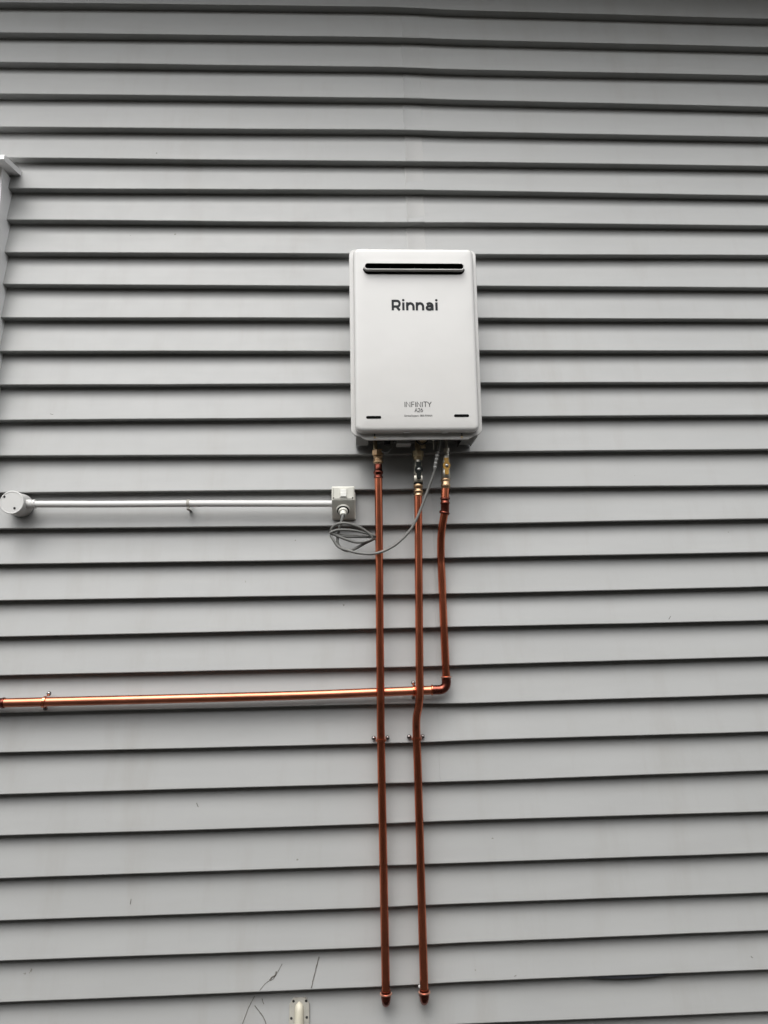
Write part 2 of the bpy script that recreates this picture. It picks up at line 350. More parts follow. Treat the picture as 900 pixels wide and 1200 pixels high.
for x in (0.079, 0.330):
    bm = bmesh.new(); lathe(bm, (x, -0.1362, 1.9600), (0, -1, 0), [(0, 0.0032), (0.002, 0.0034), (0.003, 0.0028)], 12); obj('screw', bm, 'oldbrass', heater, smooth=True)
    bm = bmesh.new(); box(bm, x - 0.0012, x + 0.0012, -0.139, -0.1362, 1.9635, 1.9708); obj('screw_slot', bm, 'black', heater)
# lettering
def lettering(name, text, x0, z0, x1, z1, y, m, parent, off=0.0, space=1.0):
    cu_ = bpy.data.curves.new(name, 'FONT'); cu_.body = text; cu_.extrude = 0.01; cu_.offset = off; cu_.space_character = space; cu_.resolution_u = 6
    t = bpy.data.objects.new(name, cu_); C.objects.link(t)
    dg = bpy.context.evaluated_depsgraph_get(); dg.update()
    me = bpy.data.meshes.new_from_object(t.evaluated_get(dg)); bpy.data.objects.remove(t)
    xs = [v.co.x for v in me.vertices]; ys = [v.co.y for v in me.vertices]
    sx = (x1 - x0) / (max(xs) - min(xs)); sz = (z1 - z0) / (max(ys) - min(ys)); mx, my = min(xs), min(ys)
    for v in me.vertices:
        a, b, c = v.co; v.co = (x0 + (a - mx) * sx, y - c * 0.03, z0 + (b - my) * sz)
    me.materials.clear(); me.materials.append(M[m])
    o = bpy.data.objects.new(name, me); C.objects.link(o); o.parent = parent; o.matrix_parent_inverse = Matrix.Translation(-base_of(parent))
    return o
def strokes(name, lines, wd, umin, umax, vmin, vmax, x0, z0, x1, z1, y, m, parent):
    sx = (x1 - x0) / (umax - umin); sz = (z1 - z0) / (vmax - vmin); bm = bmesh.new()
    for q, ln in enumerate(lines):
        closed = ln[0] == ln[-1]
        P = [Vector((a, b)) for a, b in (ln[:-1] if closed else ln)]; n = len(P); rings = []
        for i in range(n):
            a = P[i - 1] if (i or closed) else P[i]; c = P[(i + 1) % n] if (i < n - 1 or closed) else P[i]
            d0 = (P[i] - a).normalized() if (P[i] - a).length else (c - P[i]).normalized(); d1 = (c - P[i]).normalized() if (c - P[i]).length else d0
            nn = Vector((-(d0.y + d1.y), d0.x + d1.x)).normalized(); k = wd / 2 / max(0.5, nn.dot(Vector((-d0.y, d0.x))))
            rings.append([(x0 + (p.x - umin) * sx, yy, z0 + (p.y - vmin) * sz) for p, yy in ((P[i] + nn * k, y), (P[i] - nn * k, y), (P[i] - nn * k, y - 0.0002 - q * 0.00003), (P[i] + nn * k, y - 0.0002 - q * 0.00003))])
        if closed: rings.append(rings[0])
        loft(bm, rings, cap=not closed)
    bmesh.ops.remove_doubles(bm, verts=bm.verts, dist=1e-7)
    obj(name, bm, m, parent)
def arcp(cx, cy, rx_, ry_, a0, a1, n=9): return [(cx + rx_ * math.cos(R(a0 + (a1 - a0) * k / n)), cy + ry_ * math.sin(R(a0 + (a1 - a0) * k / n))) for k in range(n + 1)]
n1 = lambda o: [[(372 + o, 0), (372 + o, 90)], [(372 + o, 38)] + arcp(409 + o, 40, 36, 37.5, 165, 0, 8) + [(445 + o, 0)]]
dot = lambda x: [(x - 14.5, 108), (x + 14.5, 108)]
LS = [[(204, 0), (204, 116)], [(204, 104)] + arcp(256, 73, 28, 31, 90, -90, 10) + [(204, 42)], [(246, 42), (284, 0)],
      [(327, 0), (327, 88)]] + n1(0) + n1(112) + [[(600, 66)] + arcp(632, 48, 34, 30, 125, 0, 8) + [(666, 0)], [(666, 46), (636, 46)] + arcp(622, 28, 22, 18, 100, 270, 8) + [(640, 10), (666, 26)], [(713, 0), (713, 88)]]
strokes('brand_lettering', LS, 27, 190, 725.5, 0, 118, 0.1332, 2.3300, 0.2670, 2.3628, -0.1659, 'print', heater)
for xd in (327, 713):
    bm = bmesh.new(); lathe(bm, (0.1332 + (xd - 190) * 0.1338 / 535.5, -0.1659, 2.3300 + 112 * 0.0328 / 118), (0, -1, 0), [(0, 0.0038), (0.0002, 0.0038)], 16); obj('letter_dot', bm, 'print', heater)
NN = lambda x: [(x, 0), (x, 100), (x + 62, 0), (x + 62, 100)]
LI = [[(4, 0), (4, 100)], NN(28), [(118, 0), (118, 100), (166, 100)], [(118, 52), (160, 52)], [(188, 0), (188, 100)], NN(212), [(300, 0), (300, 100)], [(318, 100), (384, 100)], [(351, 100), (351, 0)], [(390, 100), (422, 48), (454, 100)], [(422, 48), (422, 0)]]
strokes('model_lettering', LI, 12, 0, 458, 0, 100, 0.1648, 2.0414, 0.2417, 2.0562, -0.1659, 'paleprint', heater)
LA = [[(3, 0), (38, 100), (73, 0)], [(15, 32), (61, 32)], [(86, 74)] + arcp(114, 72, 26, 26, 165, -20, 8) + [(88, 4), (144, 4)], arcp(186, 32, 27, 29, 0, 360, 14), [(160, 40), (192, 100)]]
strokes('model_number', LA, 15, 0, 216, 0, 100, 0.1929, 2.0265, 0.2163, 2.0374, -0.1659, 'paleprint', heater)
lettering('support_lettering', 'Service/Support  0800 RINNAI', 0.1634, 2.0116, 0.2426, 2.0188, -0.1659, 'paleprint', heater, 0.0)
# things hanging below the base plate
bm = bmesh.new(); box(bm, 0.146, 0.182, -0.115, -0.085, 1.9455, 1.981, 0.002); box(bm, 0.143, 0.185, -0.119, -0.081, 1.944, 1.950, 0.0015); obj('terminal_box', bm, 'casing', heater)
bm = bmesh.new(); lathe(bm, (0.223, -0.085, 1.981), (0, 0, -1), [(0, 0.011), (0.02, 0.011), (0.022, 0.008), (0.04, 0.008)]); obj('drain_valve', bm, 'oldbrass', heater, smooth=True)
bm = bmesh.new(); tube(bm, smooth_path([(0.198, -0.10, 1.981), (0.199, -0.105, 1.962), (0.211, -0.106, 1.948), (0.227, -0.104, 1.950), (0.236, -0.10, 1.962), (0.237, -0.095, 1.981)]), 0.0022, 8); obj('drain_strap', bm, 'inside', heater, smooth=True)
bm = bmesh.new(); tube(bm, smooth_path([(0.138, -0.09, 1.981), (0.136, -0.09, 1.962), (0.130, -0.09, 1.942), (0.120, -0.088, 1.928), (0.108, -0.080, 1.928), (0.102, -0.07, 1.937)]), 0.0018, 8); obj('sensor_wire', bm, 'cable', heater, smooth=True)
bm = bmesh.new(); lathe(bm, (0.2525, -0.09, 1.981), (0, 0, -1), [(0, 0.003), (0.02, 0.003), (0.021, 0.0022), (0.046, 0.0015)], 10); obj('drain_pin', bm, 'plated', heater, smooth=True)
bm = bmesh.new(); lathe(bm, (0.118, -0.075, 1.981), (0, 0, -1), [(0, 0.013), (0.014, 0.013), (0.016, 0.010), (0.028, 0.010)], 16); obj('filter_cap', bm, 'inside', heater, smooth=True)

# ------------------------------------------------------------------ pipework
def ring_on(bm, p, d, r, h, bulge=0.0): lathe(bm, Vector(p) - Vector(d).normalized() * h / 2, d, [(0, r * 0.97), (h * 0.25, r + bulge), (h * 0.75, r + bulge), (h, r * 0.97)])
Zd = (0, 0, -1)
def pipe_thing(name, label): return thing(name, label, 'pipe', (0, 0, 0))

# left pipe
p1 = thing('copper_pipe', 'straight vertical copper pipe, leftmost of those dropping from the heater, brass union on top', 'pipe', (0.0886, -0.028, 0.42), 'copper water pipes under the heater')
bm = bmesh.new(); tube(bm, smooth_path([(0.0914, -0.05, 1.872), (0.0905, -0.05, 1.7), (0.0885, -0.05, 1.5), (0.0868, -0.05, 1.27), (0.0864, -0.047, 1.20), (0.0863, -0.034, 1.15), (0.0866, -0.028, 1.09), (0.087, -0.028, 0.9), (0.088, -0.028, 0.6), (0.0884, -0.028, 0.436)], 6), 0.0116, 20); obj('tube', bm, 'copper', p1, smooth=True)
bm = bmesh.new(); lathe(bm, (0.0838, -0.05, 1.985), Zd, [(0, 0.006), (0.045, 0.006)]); obj('threaded_stub', bm, 'oldbrass', p1, smooth=True)
bm = bmesh.new(); lathe(bm, (0.0912, -0.05, 1.9440), Zd, [(0, 0.0150), (0.002, 0.0172), (0.016, 0.0172), (0.018, 0.0145)], 6); obj('union_nut', bm, 'brass', p1)
bm = bmesh.new(); lathe(bm, (0.0912, -0.05, 1.9259), Zd, [(0, 0.0121), (0.003, 0.0149), (0.006, 0.0127), (0.009, 0.0127), (0.010, 0.0138), (0.013, 0.0138), (0.014, 0.0119), (0.0155, 0.0119), (0.017, 0.0154), (0.021, 0.0154), (0.0225, 0.0127), (0.0255, 0.0123)]); obj('union_body', bm, 'brass', p1, smooth=True, angle=50)
bm = bmesh.new(); lathe(bm, (0.0913, -0.05, 1.9001), Zd, [(0, 0.0114), (0.018, 0.0117), (0.020, 0.0138), (0.025, 0.0149), (0.029, 0.0138), (0.031, 0.0121), (0.036, 0.0121), (0.038, 0.0140), (0.0415, 0.0140), (0.043, 0.0114)]); obj('press_coupling', bm, 'heated', p1, smooth=True, angle=50)
def bottom_elbow(par, x):
    bm = bmesh.new(); pts = [(x, -0.028, 0.4465), (x, -0.028, 0.430)]
    for k in range(1, 9):
        a = R(90 * k / 8); pts.append((x, -0.028 + 0.020 * (1 - math.cos(a)), 0.430 - 0.020 * math.sin(a)))
    pts.append((x, 0.022, 0.410)); tube(bm, pts, lambda t: 0.0136 - 0.0020 * min(1, t * 2), 20); e = obj('elbow', bm, 'heated', par, smooth=True)
    bm = bmesh.new(); ring_on(bm, (x, -0.028, 0.4390), (0, 0, 1), 0.0138, 0.0050, 0.0026); obj('solder_ring', bm, 'strapcopper', e, smooth=True, angle=50)
bottom_elbow(p1, 0.0885)
# middle pipe
p2 = thing('copper_pipe', 'vertical copper pipe below the black-levered valve, with a small sideways bend low down', 'pipe', (0.193, -0.028, 0.42), 'copper water pipes under the heater')
bm = bmesh.new(); tube(bm, smooth_path([(0.2080, -0.05, 1.812), (0.2068, -0.05, 1.73), (0.2054, -0.05, 1.655), (0.202, -0.05, 1.46), (0.1990, -0.052, 1.29), (0.1979, -0.053, 1.232), (0.1945, -0.047, 1.198), (0.1890, -0.034, 1.165), (0.1882, -0.028, 1.12), (0.1896, -0.028, 1.02), (0.1912, -0.028, 0.75), (0.1930, -0.028, 0.436)], 6), 0.0116, 20); obj('tube', bm, 'copper', p2, smooth=True)
bm = bmesh.new(); lathe(bm, (0.2098, -0.05, 1.985), Zd, [(0, 0.008), (0.045, 0.008)]); obj('threaded_stub', bm, 'oldbrass', p2, smooth=True)
bm = bmesh.new(); lathe(bm, (0.2101, -0.05, 1.9400), Zd, [(0, 0.0130), (0.002, 0.0171), (0.018, 0.0171), (0.020, 0.0146), (0.028, 0.0130)], 8); obj('union_nut', bm, 'oldbrass', p2)
v2 = bm = bmesh.new(); lathe(bm, (0.2097, -0.05, 1.9125), Zd, [(0, 0.0100), (0.008, 0.0105), (0.012, 0.0128), (0.040, 0.0128), (0.044, 0.0115), (0.049, 0.0115)], 16); box(bm, 0.1958, 0.2222, -0.062, -0.038, 1.843, 1.864, 0.0025)
lathe(bm, (0.2095, -0.058, 1.8796), (0, -1, 0), [(0, 0.008), (0.009, 0.008), (0.010, 0.0065)]); valve2 = obj('valve_body', bm, 'plated', p2, smooth=True, angle=40)
def lever(par, x, y, zc, m, hw, zt, zb):
    bm = bmesh.new(); n = 20; rings = []
    pts = []
    prof = [(zt, hw * 0.62), (zt - 0.002, hw * 0.72), (zc + hw * 1.2, hw * 0.68), (zc + hw * 0.75, hw * 1.0), (zc, hw * 1.22), (zc - hw * 0.75, hw * 1.0), (zc - hw * 1.2, hw * 0.66), (zb + 0.002, hw * 0.62), (zb, hw * 0.5)]
    for z, h in prof: pts.append((x - h, z))
    for z, h in reversed(prof): pts.append((x + h, z))
    loft(bm, [[(a, y, b) for a, b in pts], [(a, y - 0.0032, b) for a, b in pts], [(x + (a - x) * 0.85, y - 0.0042, zc + (b - zc) * 0.97) for a, b in pts]])
    lv = obj('lever', bm, m, par)
    bm = bmesh.new(); lathe(bm, (x, y - 0.004, zc), (0, -1, 0), [(0, 0.0048), (0.003, 0.0048), (0.0042, 0.0034), (0.0045, 0.001)], 12); obj('bolt', bm, 'steel', lv, smooth=True)
lever(valve2, 0.2095, -0.0685, 1.8796, 'blackplastic', 0.0098, 1.9022, 1.8515)
bm = bmesh.new(); ring_on(bm, (0.2088, -0.05, 1.8405), (0, 0, 1), 0.0125, 0.0040, 0.0014); obj('seal_ring', bm, 'blackplastic', p2, smooth=True, angle=50)
bm = bmesh.new(); lathe(bm, (0.2087, -0.05, 1.8385), Zd, [(0, 0.0127), (0.002, 0.0138), (0.010, 0.0138), (0.012, 0.0119), (0.016, 0.0119), (0.019, 0.0143), (0.024, 0.0143), (0.026, 0.0123), (0.0285, 0.0123), (0.030, 0.0138), (0.0335, 0.0138), (0.035, 0.0119)]); obj('compression_nut', bm, 'brass', p2, smooth=True, angle=50)
bottom_elbow(p2, 0.1932)
bm = bmesh.new(); box(bm, 0.1795, 0.1850, -0.004, 0.010, 0.4375, 0.4440, 0.0015); obj('sealant_blob', bm, 'label', p2)

# gas pipe
p3 = thing('gas_pipe', 'copper pipe from the yellow-levered valve that turns an elbow and runs left across the wall', 'pipe', (0.279, -0.02, 1.24))
zc, xc = 1.2408, 0.2788; rb = 0.020
vert = smooth_path([(0.2838, -0.060, 1.752), (0.2812, -0.056, 1.738), (0.2755, -0.047, 1.705), (0.2733, -0.034, 1.665), (0.2737, -0.023, 1.62), (0.2745, -0.022, 1.58), (0.276, -0.022, 1.45), (0.2784, -0.022, 1.30), (0.2788, -0.022, zc + 0.030)], 6)
bm = bmesh.new(); tube(bm, vert, 0.0116, 20); obj('drop_tube', bm, 'copper', p3, smooth=True)
bm = bmesh.new(); tube(bm, smooth_path([(xc - 0.028, -0.022, zc), (0.1967, -0.022, 1.2398), (0.0734, -0.022, 1.2378), (-0.1467, -0.022, 1.2345), (-0.5, -0.0222, 1.2332), (-0.8407, -0.022, 1.2328), (-1.3, -0.022, 1.2320), (XL, -0.022, 1.2310)], 6), 0.0127, 20); obj('cross_tube', bm, 'dullcopper', p3, smooth=True)
bm = bmesh.new(); pts = [(xc, -0.022, zc + 0.036), (xc, -0.022, zc + rb)]
for k in range(1, 9):
    a = R(90 * k / 8); pts.append((xc - rb * (1 - math.cos(a)), -0.022, zc + rb - rb * math.sin(a)))
pts.append((xc - 0.042, -0.022, zc)); tube(bm, pts, 0.0136, 20); el = obj('elbow', bm, 'heated', p3, smooth=True)
bm = bmesh.new(); ring_on(bm, (xc, -0.022, zc + 0.036), (0, 0, 1), 0.0136, 0.004, 0.0022); obj('solder_ring', bm, 'strapcopper', el, smooth=True, angle=50)
bm = bmesh.new(); ring_on(bm, (xc - 0.042, -0.022, zc), (1, 0, 0), 0.0132, 0.006, 0.0022); obj('solder_ring', bm, 'copper', el, smooth=True, angle=50)
bm = bmesh.new(); lathe(bm, (-0.967, -0.022, 1.2325), (-1, 0, 0), [(0, 0.0122), (0.001, 0.0150), (0.006, 0.0150), (0.008, 0.0138), (0.05, 0.0138), (0.052, 0.0150), (0.057, 0.0150), (0.058, 0.0122)]); obj('coupling', bm, 'heated', p3, smooth=True, angle=50)
bm = bmesh.new(); lathe(bm, (0.2955, -0.06, 1.985), Zd, [(0, 0.0042), (0.042, 0.0042)]); obj('threaded_stub', bm, 'plated', p3, smooth=True)
bm = bmesh.new(); lathe(bm, (0.2945, -0.06, 1.9465), Zd, [(0, 0.006), (0.002, 0.0092), (0.010, 0.0092), (0.012, 0.007), (0.018, 0.007), (0.020, 0.0075), (0.024, 0.0075)], 10); obj('union_nut', bm, 'plated', p3)
bm = bmesh.new(); lathe(bm, (0.2915, -0.06, 1.926), Zd, [(0, 0.0075), (0.006, 0.0100), (0.020, 0.0115), (0.044, 0.0120), (0.050, 0.0110)], 16)
lathe(bm, (0.2905, -0.06, 1.8820), Zd, [(0, 0.0125), (0.002, 0.0138), (0.027, 0.0138), (0.029, 0.0120)], 8)
lathe(bm, (0.2910, -0.068, 1.8885), (0, -1, 0), [(0, 0.008), (0.009, 0.008), (0.010, 0.0065)]); valve3 = obj('valve_body', bm, 'plated', p3, smooth=True, angle=40)
lever(valve3, 0.2910, -0.0785, 1.8885, 'yellow', 0.0092, 1.9122, 1.8617)
bm = bmesh.new(); lathe(bm, (0.2890, -0.06, 1.8528), Zd, [(0, 0.0124), (0.002, 0.0145), (0.006, 0.0145), (0.008, 0.0121), (0.014, 0.0124), (0.018, 0.0139), (0.024, 0.0139), (0.026, 0.0126), (0.0295, 0.0122)]); obj('compression_nut', bm, 'brass', p3, smooth=True, angle=50)
bm = bmesh.new(); lathe(bm, (0.2881, -0.06, 1.8232), (-0.07, 0, -1), [(0, 0.0120), (0.028, 0.0120)]); obj('adaptor', bm, 'copper', p3, smooth=True, angle=50)
bm = bmesh.new(); lathe(bm, (0.2861, -0.06, 1.7958), (-0.035, 0, -1), [(0, 0.0143), (0.004, 0.0146), (0.006, 0.0123), (0.012, 0.0123), (0.014, 0.0140), (0.018, 0.0140), (0.020, 0.0124), (0.044, 0.0124)]); obj('press_coupling', bm, 'heated', p3, smooth=True, angle=50)
bm = bmesh.new(); ring_on(bm, (0.2832, -0.0590, 1.7515), (-0.25, 0.15, -1), 0.0138, 0.009, 0.0018); obj('solder_ring', bm, 'heated', p3, smooth=True, angle=50)

# ------------------------------------------------------------------ saddle clips
def clip(x, z, yc, rp, vertical, label, z_strap=None, tilt=0.0):
    c = thing('saddle_clip', label, 'pipe clip', (x, 0.0, z), 'copper saddle clips screwed to the boards')
    wd = 0.0034
    def fp(a, b, y): return Vector((x + a, y, z + b)) if vertical else Vector((x + b + tilt * a, y, z + a))
    prof = [(-rp - 0.0125, -0.0015), (-rp - 0.001, -0.0015)]
    for k in range(13):
        a = R(180 + 0 - 180 * k / 12); prof.append(((rp + 0.0012) * math.cos(a), yc - (rp + 0.0012) * math.sin(a)))
    prof += [(rp + 0.001, -0.0015), (rp + 0.0125, -0.0015)]
    bm = bmesh.new(); rings = []
    for i, (a, y) in enumerate(prof):
        p0, p1_ = prof[max(i - 1, 0)], prof[min(i + 1, len(prof) - 1)]
        d = Vector((p1_[0] - p0[0], p1_[1] - p0[1])).normalized(); nx, ny = d.y * 0.0020, -d.x * 0.0020
        h = -0.002 if vertical and 2 <= i <= 14 else 0.0
        rings.append([fp(a, -wd + h, y), fp(a, wd + h, y), fp(a + nx, wd + h, y + ny), fp(a + nx, -wd + h, y + ny)])
    loft(bm, rings); obj('strap', bm, 'copper', c)
    for s in (-1, 1):
        bm = bmesh.new(); p = fp(s * (rp + 0.0078), 0, -0.0022); lathe(bm, p, (0, -1, 0), [(0, 0.0066), (0.002, 0.0065), (0.0045, 0.0052), (0.006, 0.0030), (0.0064, 0.0008)], 14); obj('screw', bm, 'darksteel', c, smooth=True)
clip(0.0866, 1.1075, -0.028, 0.0116, True, 'copper clip with two round screws holding the leftmost vertical pipe')
clip(0.1884, 1.1085, -0.028, 0.0116, True, 'copper clip with two round screws holding the middle vertical pipe')
clip(-0.8585, 1.2328, -0.022, 0.0127, False, 'small clip on the horizontal gas pipe near the left edge of the wall', tilt=0.2)
clip(0.1845, 1.2396, -0.022, 0.0127, False, 'small clip on the horizontal gas pipe beside the middle vertical pipe')

# ------------------------------------------------------------------ round junction box and conduit
jb = thing('junction_box', 'round pale grey junction box at the left end of the white conduit', 'junction box', (-0.963, 0.0, 1.796))
bm = bmesh.new(); lathe(bm, (-0.963, 0.010, 1.7965), (0, -1, 0), [(0, 0.0345), (0.012, 0.0340), (0.060, 0.0325), (0.0605, 0.030)], 40); obj('body', bm, 'pvc', jb, smooth=True)
bm = bmesh.new(); lathe(bm, (-0.963, -0.0505, 1.7965), (0, -1, 0), [(0, 0.0325), (0.0015, 0.0340), (0.0045, 0.0340), (0.0058, 0.0328), (0.0060, 0.0305), (0.0052, 0.0297)], 40); obj('lid', bm, 'pvc', jb, smooth=True)
for x, z in ((-0.984, 1.8130), (-0.954, 1.7795)):
    bm = bmesh.new(); lathe(bm, (x, -0.0555, z), (0, -1, 0), [(0, 0.0034), (0.001, 0.0034), (0.0012, 0.0015)], 12); obj('screw', bm, 'inside', jb, smooth=True)
bm = bmesh.new(); lathe(bm, (-0.935, -0.025, 1.7958), (1, 0, 0), [(0, 0.0105), (0.003, 0.0138), (0.018, 0.0132), (0.0185, 0.0118), (0.021, 0.0118), (0.0215, 0.0132), (0.026, 0.0128), (0.0265, 0.0104)], 20); obj('spout', bm, 'pvc', jb, smooth=True, angle=50)
cd = thing('conduit', 'pale grey plastic conduit running horizontally from the round box to the switch', 'conduit', (-0.48, -0.025, 1.79))
bm = bmesh.new(); tube(bm, smooth_path([(-0.925, -0.025, 1.7955), (-0.70, -0.025, 1.7930), (-0.4702, -0.025, 1.7922), (-0.25, -0.025, 1.7900), (-0.0400, -0.025, 1.7875)], 5), 0.0099, 20); obj('tube', bm, 'pvc', cd, smooth=True)
cc = thing('conduit_clip', 'small hooked grey clip holding the middle of the conduit', 'conduit clip', (-0.468, 0.0, 1.79))
bm = bmesh.new(); rings = []
for k in range(13):
    a = R(60 + 20 * k); u = Vector((0, -math.cos(a - R(90)) , math.sin(a))) 
    c0 = Vector((0, -0.025, 1.7922)); dirv = Vector((0, math.cos(a), math.sin(a)))
    rings.append([c0 + dirv * r + Vector((-0.4685 + dx, 0, 0)) for r, dx in ((0.0102, -0.004), (0.0102, 0.004), (0.0118, 0.004), (0.0118, -0.004))])
loft(bm, rings)
box(bm, -0.4725, -0.4645, -0.030, 0.012, 1.7740, 1.7768, 0.0005); box(bm, -0.4725, -0.4645, -0.0315, -0.0285, 1.7755, 1.7835, 0.0005); box(bm, -0.4725, -0.4645, -0.024, 0.012, 1.8032, 1.8050)
obj('strap', bm, 'plate', cc)

# ------------------------------------------------------------------ isolating switch with its plugged socket
sw = thing('isolator_switch', 'pale grey weatherproof switch box with a sloping socket underneath, left of the pipes', 'switch', (-0.0135, 0.0, 1.75))
def rx(pts, y): return pts
sx0, sx1 = -0.0470, 0.0200
prof = [(0.012, 1.8335), (-0.0560, 1.8335), (-0.0600, 1.8300), (-0.0600, 1.7925), (-0.0575, 1.7895), (-0.0120, 1.7450), (0.012, 1.7430)]
bm = bmesh.new()
def ring_at(x, sc):
    cy, cz_ = -0.025, 1.79; return [(x, cy + (a - cy) * sc if a < 0 else a, cz_ + (b - cz_) * sc) for a, b in prof]
loft(bm, [ring_at(sx0, 0.955), ring_at(sx0 + 0.0022, 1.0), ring_at(sx1 - 0.0022, 1.0), ring_at(sx1, 0.955)]); obj('housing', bm, 'switch', sw, smooth=True, angle=25)
bm = bmesh.new(); box(bm, -0.0400, 0.0235, -0.008, 0.012, 1.7420, 1.8250, 0.003); obj('back_box', bm, 'switch', sw)
bm = bmesh.new(); box(bm, sx0 + 0.004, sx1 - 0.004, -0.0618, -0.0598, 1.7955, 1.8300, 0.0009); fp_ = obj('face_plate', bm, 'switch', sw)
bm = bmesh.new(); box(bm, -0.0238, -0.0015, -0.0632, -0.0616, 1.7998, 1.8262, 0.0007); sr = obj('switch_surround', bm, 'switch', sw)
bm = bmesh.new(); box(bm, -0.0212, -0.0040, -0.0662, -0.0630, 1.8020, 1.8145, 0.0008, None); box(bm, -0.0212, -0.0040, -0.0648, -0.0630, 1.8148, 1.8240, 0.0006); obj('rocker', bm, 'rocker', sr)
for x in (-0.0415, 0.0145):
    bm = bmesh.new(); lathe(bm, (x, -0.0617, 1.7985), (0, -1, 0), [(0, 0.0022), (0.0008, 0.0022), (0.0010, 0.001)], 10); obj('screw', bm, 'inside', sw)
bm = bmesh.new(); box(bm, -0.0422, -0.0408, -0.0623, -0.0617, 1.803, 1.827); obj('moulded_rib', bm, 'plate', sw)
axd = Vector((0, -0.700, -0.714)); sc0 = Vector((-0.0140, -0.0350, 1.7675))
bm = bmesh.new(); lathe(bm, sc0 - axd * 0.004, axd, [(0, 0.0205), (0.008, 0.0205), (0.0095, 0.0195), (0.0098, 0.0182), (0.0092, 0.0176)], 32); obj('socket_ring', bm, 'switch', sw, smooth=True, angle=40)

bm = bmesh.new(); lathe(bm, sc0 - axd * 0.002, axd, [(0, 0.0178), (0.0085, 0.0178), (0.0086, 0.0170)], 32); obj('socket_gap', bm, 'inside', sw)
# cable with its plug
cb = thing('power_cable', 'grey power cable plugged into the switch, looped loosely and swinging up to the heater', 'cable', (-0.014, -0.06, 1.76))
bm = bmesh.new(); lathe(bm, sc0 + axd * 0.001, axd, [(0, 0.0140), (0.011, 0.0140), (0.013, 0.0128), (0.0135, 0.0100), (0.016, 0.0095), (0.026, 0.0084), (0.0265, 0.0070)], 28); plg = obj('plug', bm, 'switch', cb, smooth=True, angle=40)
bm = bmesh.new(); lathe(bm, sc0 + Vector((-0.001, -0.0165, -0.0165)), (-0.1, -0.25, -1), [(0, 0.0062), (0.009, 0.0058), (0.010, 0.0034)], 14); obj('cable_gland', bm, 'inside', plg, smooth=True)
path = [(0.2719, -0.07, 1.9850), (0.2719, -0.07, 1.9566), (0.2638, -0.075, 1.9169), (0.255, -0.075, 1.8734), (0.2306, -0.075, 1.8076), (0.204, -0.075, 1.7424), (0.1781, -0.075, 1.6978), (0.1401, -0.075, 1.661), (0.1027, -0.075, 1.6405), (0.0681, -0.075, 1.6324), (0.0289, -0.072, 1.6357), (-0.0054, -0.07, 1.6449), (-0.0274, -0.068, 1.6541), (-0.0421, -0.065, 1.6744), (-0.0482, -0.06, 1.6924), (-0.0149, -0.055, 1.6863), (0.0298, -0.05, 1.685), (0.070, -0.05, 1.6844), (0.0746, -0.055, 1.6876), (0.0448, -0.06, 1.6962), (0.0101, -0.064, 1.7032), (-0.0294, -0.066, 1.7039), (-0.0505, -0.066, 1.6967), (-0.0395, -0.062, 1.6908), (-0.01, -0.06, 1.6782), (0.0246, -0.058, 1.668), (0.0544, -0.056, 1.6716), (0.0695, -0.056, 1.6814), (0.0498, -0.062, 1.7009), (0.0251, -0.068, 1.7142), (-0.0094, -0.072, 1.7229), (-0.0366, -0.07, 1.7185), (-0.0493, -0.062, 1.7022), (-0.0323, -0.05, 1.6921), (0.005, -0.044, 1.6885), (0.055, -0.042, 1.6879), (0.0770, -0.034, 1.6863), (0.0760, -0.034, 1.6800), (0.0496, -0.046, 1.6664), (0.0169, -0.05, 1.649), (-0.0079, -0.054, 1.6447), (-0.0275, -0.056, 1.6602), (-0.031, -0.056, 1.6827), (-0.0259, -0.056, 1.7051), (-0.0205, -0.058, 1.7248), (-0.0160, -0.0575, 1.7415), (-0.0148, -0.054, 1.7510)]
bm = bmesh.new(); tube(bm, smooth_path(path, 7), 0.0041, 10); obj('sheathed_cable', bm, 'cable', cb, smooth=True)
bm = bmesh.new(); sl = smooth_path([(0.2740, -0.070, 1.983), (0.2722, -0.070, 1.9566), (0.2655, -0.0745, 1.9250), (0.2560, -0.075, 1.8800)], 16)
tube(bm, sl, lambda t: 0.0048 + 0.0004 * math.sin(t * 160), 12); obj('braided_sleeve', bm, 'sheath', cb, smooth=True)
for k in (30, 34, 38, 42, 46):
    p = sl[k]; d = sl[min(k + 1, len(sl) - 1)] - sl[k - 1]
    bm = bmesh.new(); ring_on(bm, p, d, 0.0050, 0.0042 if k not in (30, 46) else 0.0030, 0.0006); obj('sleeve_label', bm, 'label', cb, smooth=True, angle=50)

# ------------------------------------------------------------------ cream hooded entry cover at the bottom edge
ec = thing('cable_entry_cover', 'small cream hooded plastic cover with four screws at the bottom edge of the wall', 'cover', (-0.148, 0.0, 0.36))
tilt = Matrix.Translation((-0.1483, 0.0045, 0.375)) @ Matrix.Rotation(-math.atan2(TH, 0.107), 4, 'X')
bm = bmesh.new(); rings = []
def plate_ring(y, ins):
    x = 0.0275 - ins; zt = 0.045 - ins
    return [tilt @ Vector(p) for p in ((-x, y, -zt), (x, y, -zt), (x, y, 0.030), (x * 0.62, y, zt), (-x * 0.62, y, zt), (-x, y, 0.030))]
loft(bm, [plate_ring(0.006, 0), plate_ring(-0.0010, 0), plate_ring(-0.0022, 0.0012)]); obj('plate', bm, 'plate', ec)
bm = bmesh.new(); rings = []
for k in range(11):
    t = k / 10; z = 0.036 - 0.075 * t; rr = 0.0115 * min(1, math.sqrt(max(0.02, 1 - (1 - min(1, t / 0.22)) ** 2))) + 0.003 * t
    dep = 0.014 * math.sqrt(max(0.0, 1 - (1 - min(1, t / 0.3)) ** 2)) + 0.004 * t + 0.001
    rings.append([tilt @ Vector((rr * math.cos(R(a)), -0.001 - dep * math.sin(R(a)), z)) for a in range(0, 181, 15)])
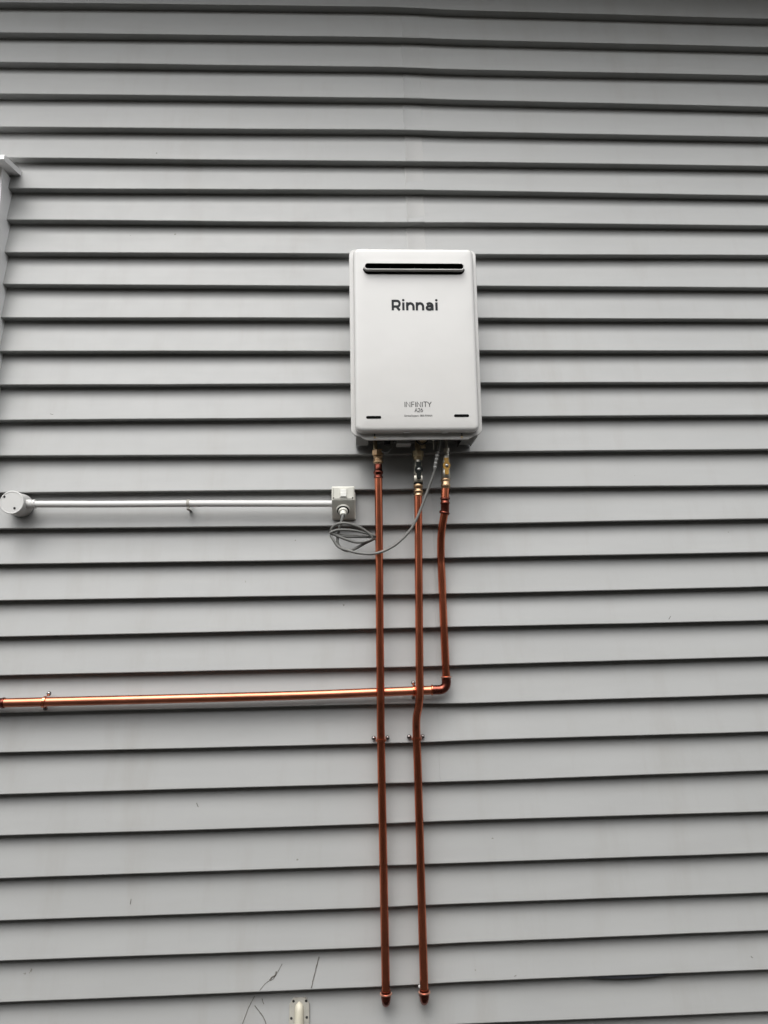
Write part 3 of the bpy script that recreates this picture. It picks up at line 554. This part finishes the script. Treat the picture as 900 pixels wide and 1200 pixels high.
loft(bm, rings); obj('hood', bm, 'cream', ec, smooth=True, angle=60)
for x, z in ((-0.0160, 0.0375), (0.0185, 0.0370), (-0.0213, -0.002), (0.0206, -0.0015)):
    bm = bmesh.new(); lathe(bm, tilt @ Vector((x, -0.002, z)), (0, -1, 0), [(0, 0.0034), (0.0012, 0.0034), (0.0020, 0.002)], 12); obj('screw', bm, 'inside', ec, smooth=True)

# ------------------------------------------------------------------ dry creeper tendrils stuck on the low boards
def tendril(pts, rad, label):
    bm = bmesh.new(); P = smooth_path([(x, 0, z) for x, z in pts], 6); Q = [Vector((p.x + 0.0008 * noise.noise((p.z * 300, 0, p.x * 300)), wall_y(p.x, p.z) - rad * 0.4, p.z)) for p in P]
    tube(bm, Q, lambda t: rad * (0.55 + 0.7 * abs(noise.noise((t * 9 + pts[0][0] * 50, 3, 1)))), 6)
    tag(obj('dry_tendril', bm, 'tendril', smooth=True), label, 'tendril', 'dry creeper tendrils on the lower boards')
tendril([(-0.0942, 0.5191), (-0.1002, 0.4997), (-0.1073, 0.476), (-0.1149, 0.4481)], 0.0019, 'straight dark tendril slanting above the cream cover')
tendril([(-0.196, 0.5060), (-0.2076, 0.4880), (-0.2192, 0.4727), (-0.2354, 0.466), (-0.247, 0.4565), (-0.2560, 0.4465)], 0.0011, 'thin curling tendril on the board up and left of the cream cover')
tendril([(-0.2720, 0.4240), (-0.2779, 0.4137), (-0.2882, 0.3969), (-0.2994, 0.3697), (-0.305, 0.352)], 0.0012, 'pale tendril slanting down left, farthest from the cream cover')
tendril([(-0.2709, 0.4025), (-0.2582, 0.3893), (-0.2466, 0.376), (-0.2396, 0.3629), (-0.236, 0.350)], 0.0015, 'bent tendril curving down right, on the lowest board')
tendril([(-0.2514, 0.4177), (-0.2490, 0.411), (-0.2460, 0.405)], 0.0013, 'tiny tendril scrap between the curling one and the bent one')
tendril([(-0.2110, 0.4890), (-0.2150, 0.4800), (-0.2230, 0.4770), (-0.2290, 0.4700)], 0.0024, 'knobbly withered tendril knot on the board left of the straight dark one')
# dry bits stuck on the paint
for x, z, ln, an in ((0.9621, 1.4338, 0.012, 0.9), (1.1315, 0.4769, 0.006, -0.7), (0.4506, 0.4565, 0.006, 0.2), (-0.5967, 2.9306, 0.004, 0), (-0.8859, 2.0732, 0.010, -0.3), (-0.6122, 0.6852, 0.012, 1.5), (-0.4353, 0.9338, 0.012, -1.1)):
    bm = bmesh.new(); a = Vector((math.cos(an), 0, math.sin(an))) * ln / 2; P = []
    for k in range(4):
        p = Vector((x, 0, z)) + a * (k / 1.5 - 1); P.append((p.x, wall_y(p.x, p.z) - 0.0006, p.z))
    tube(bm, P, 0.0008, 6); o = obj('dirt_fleck', bm, 'tendril', wall)
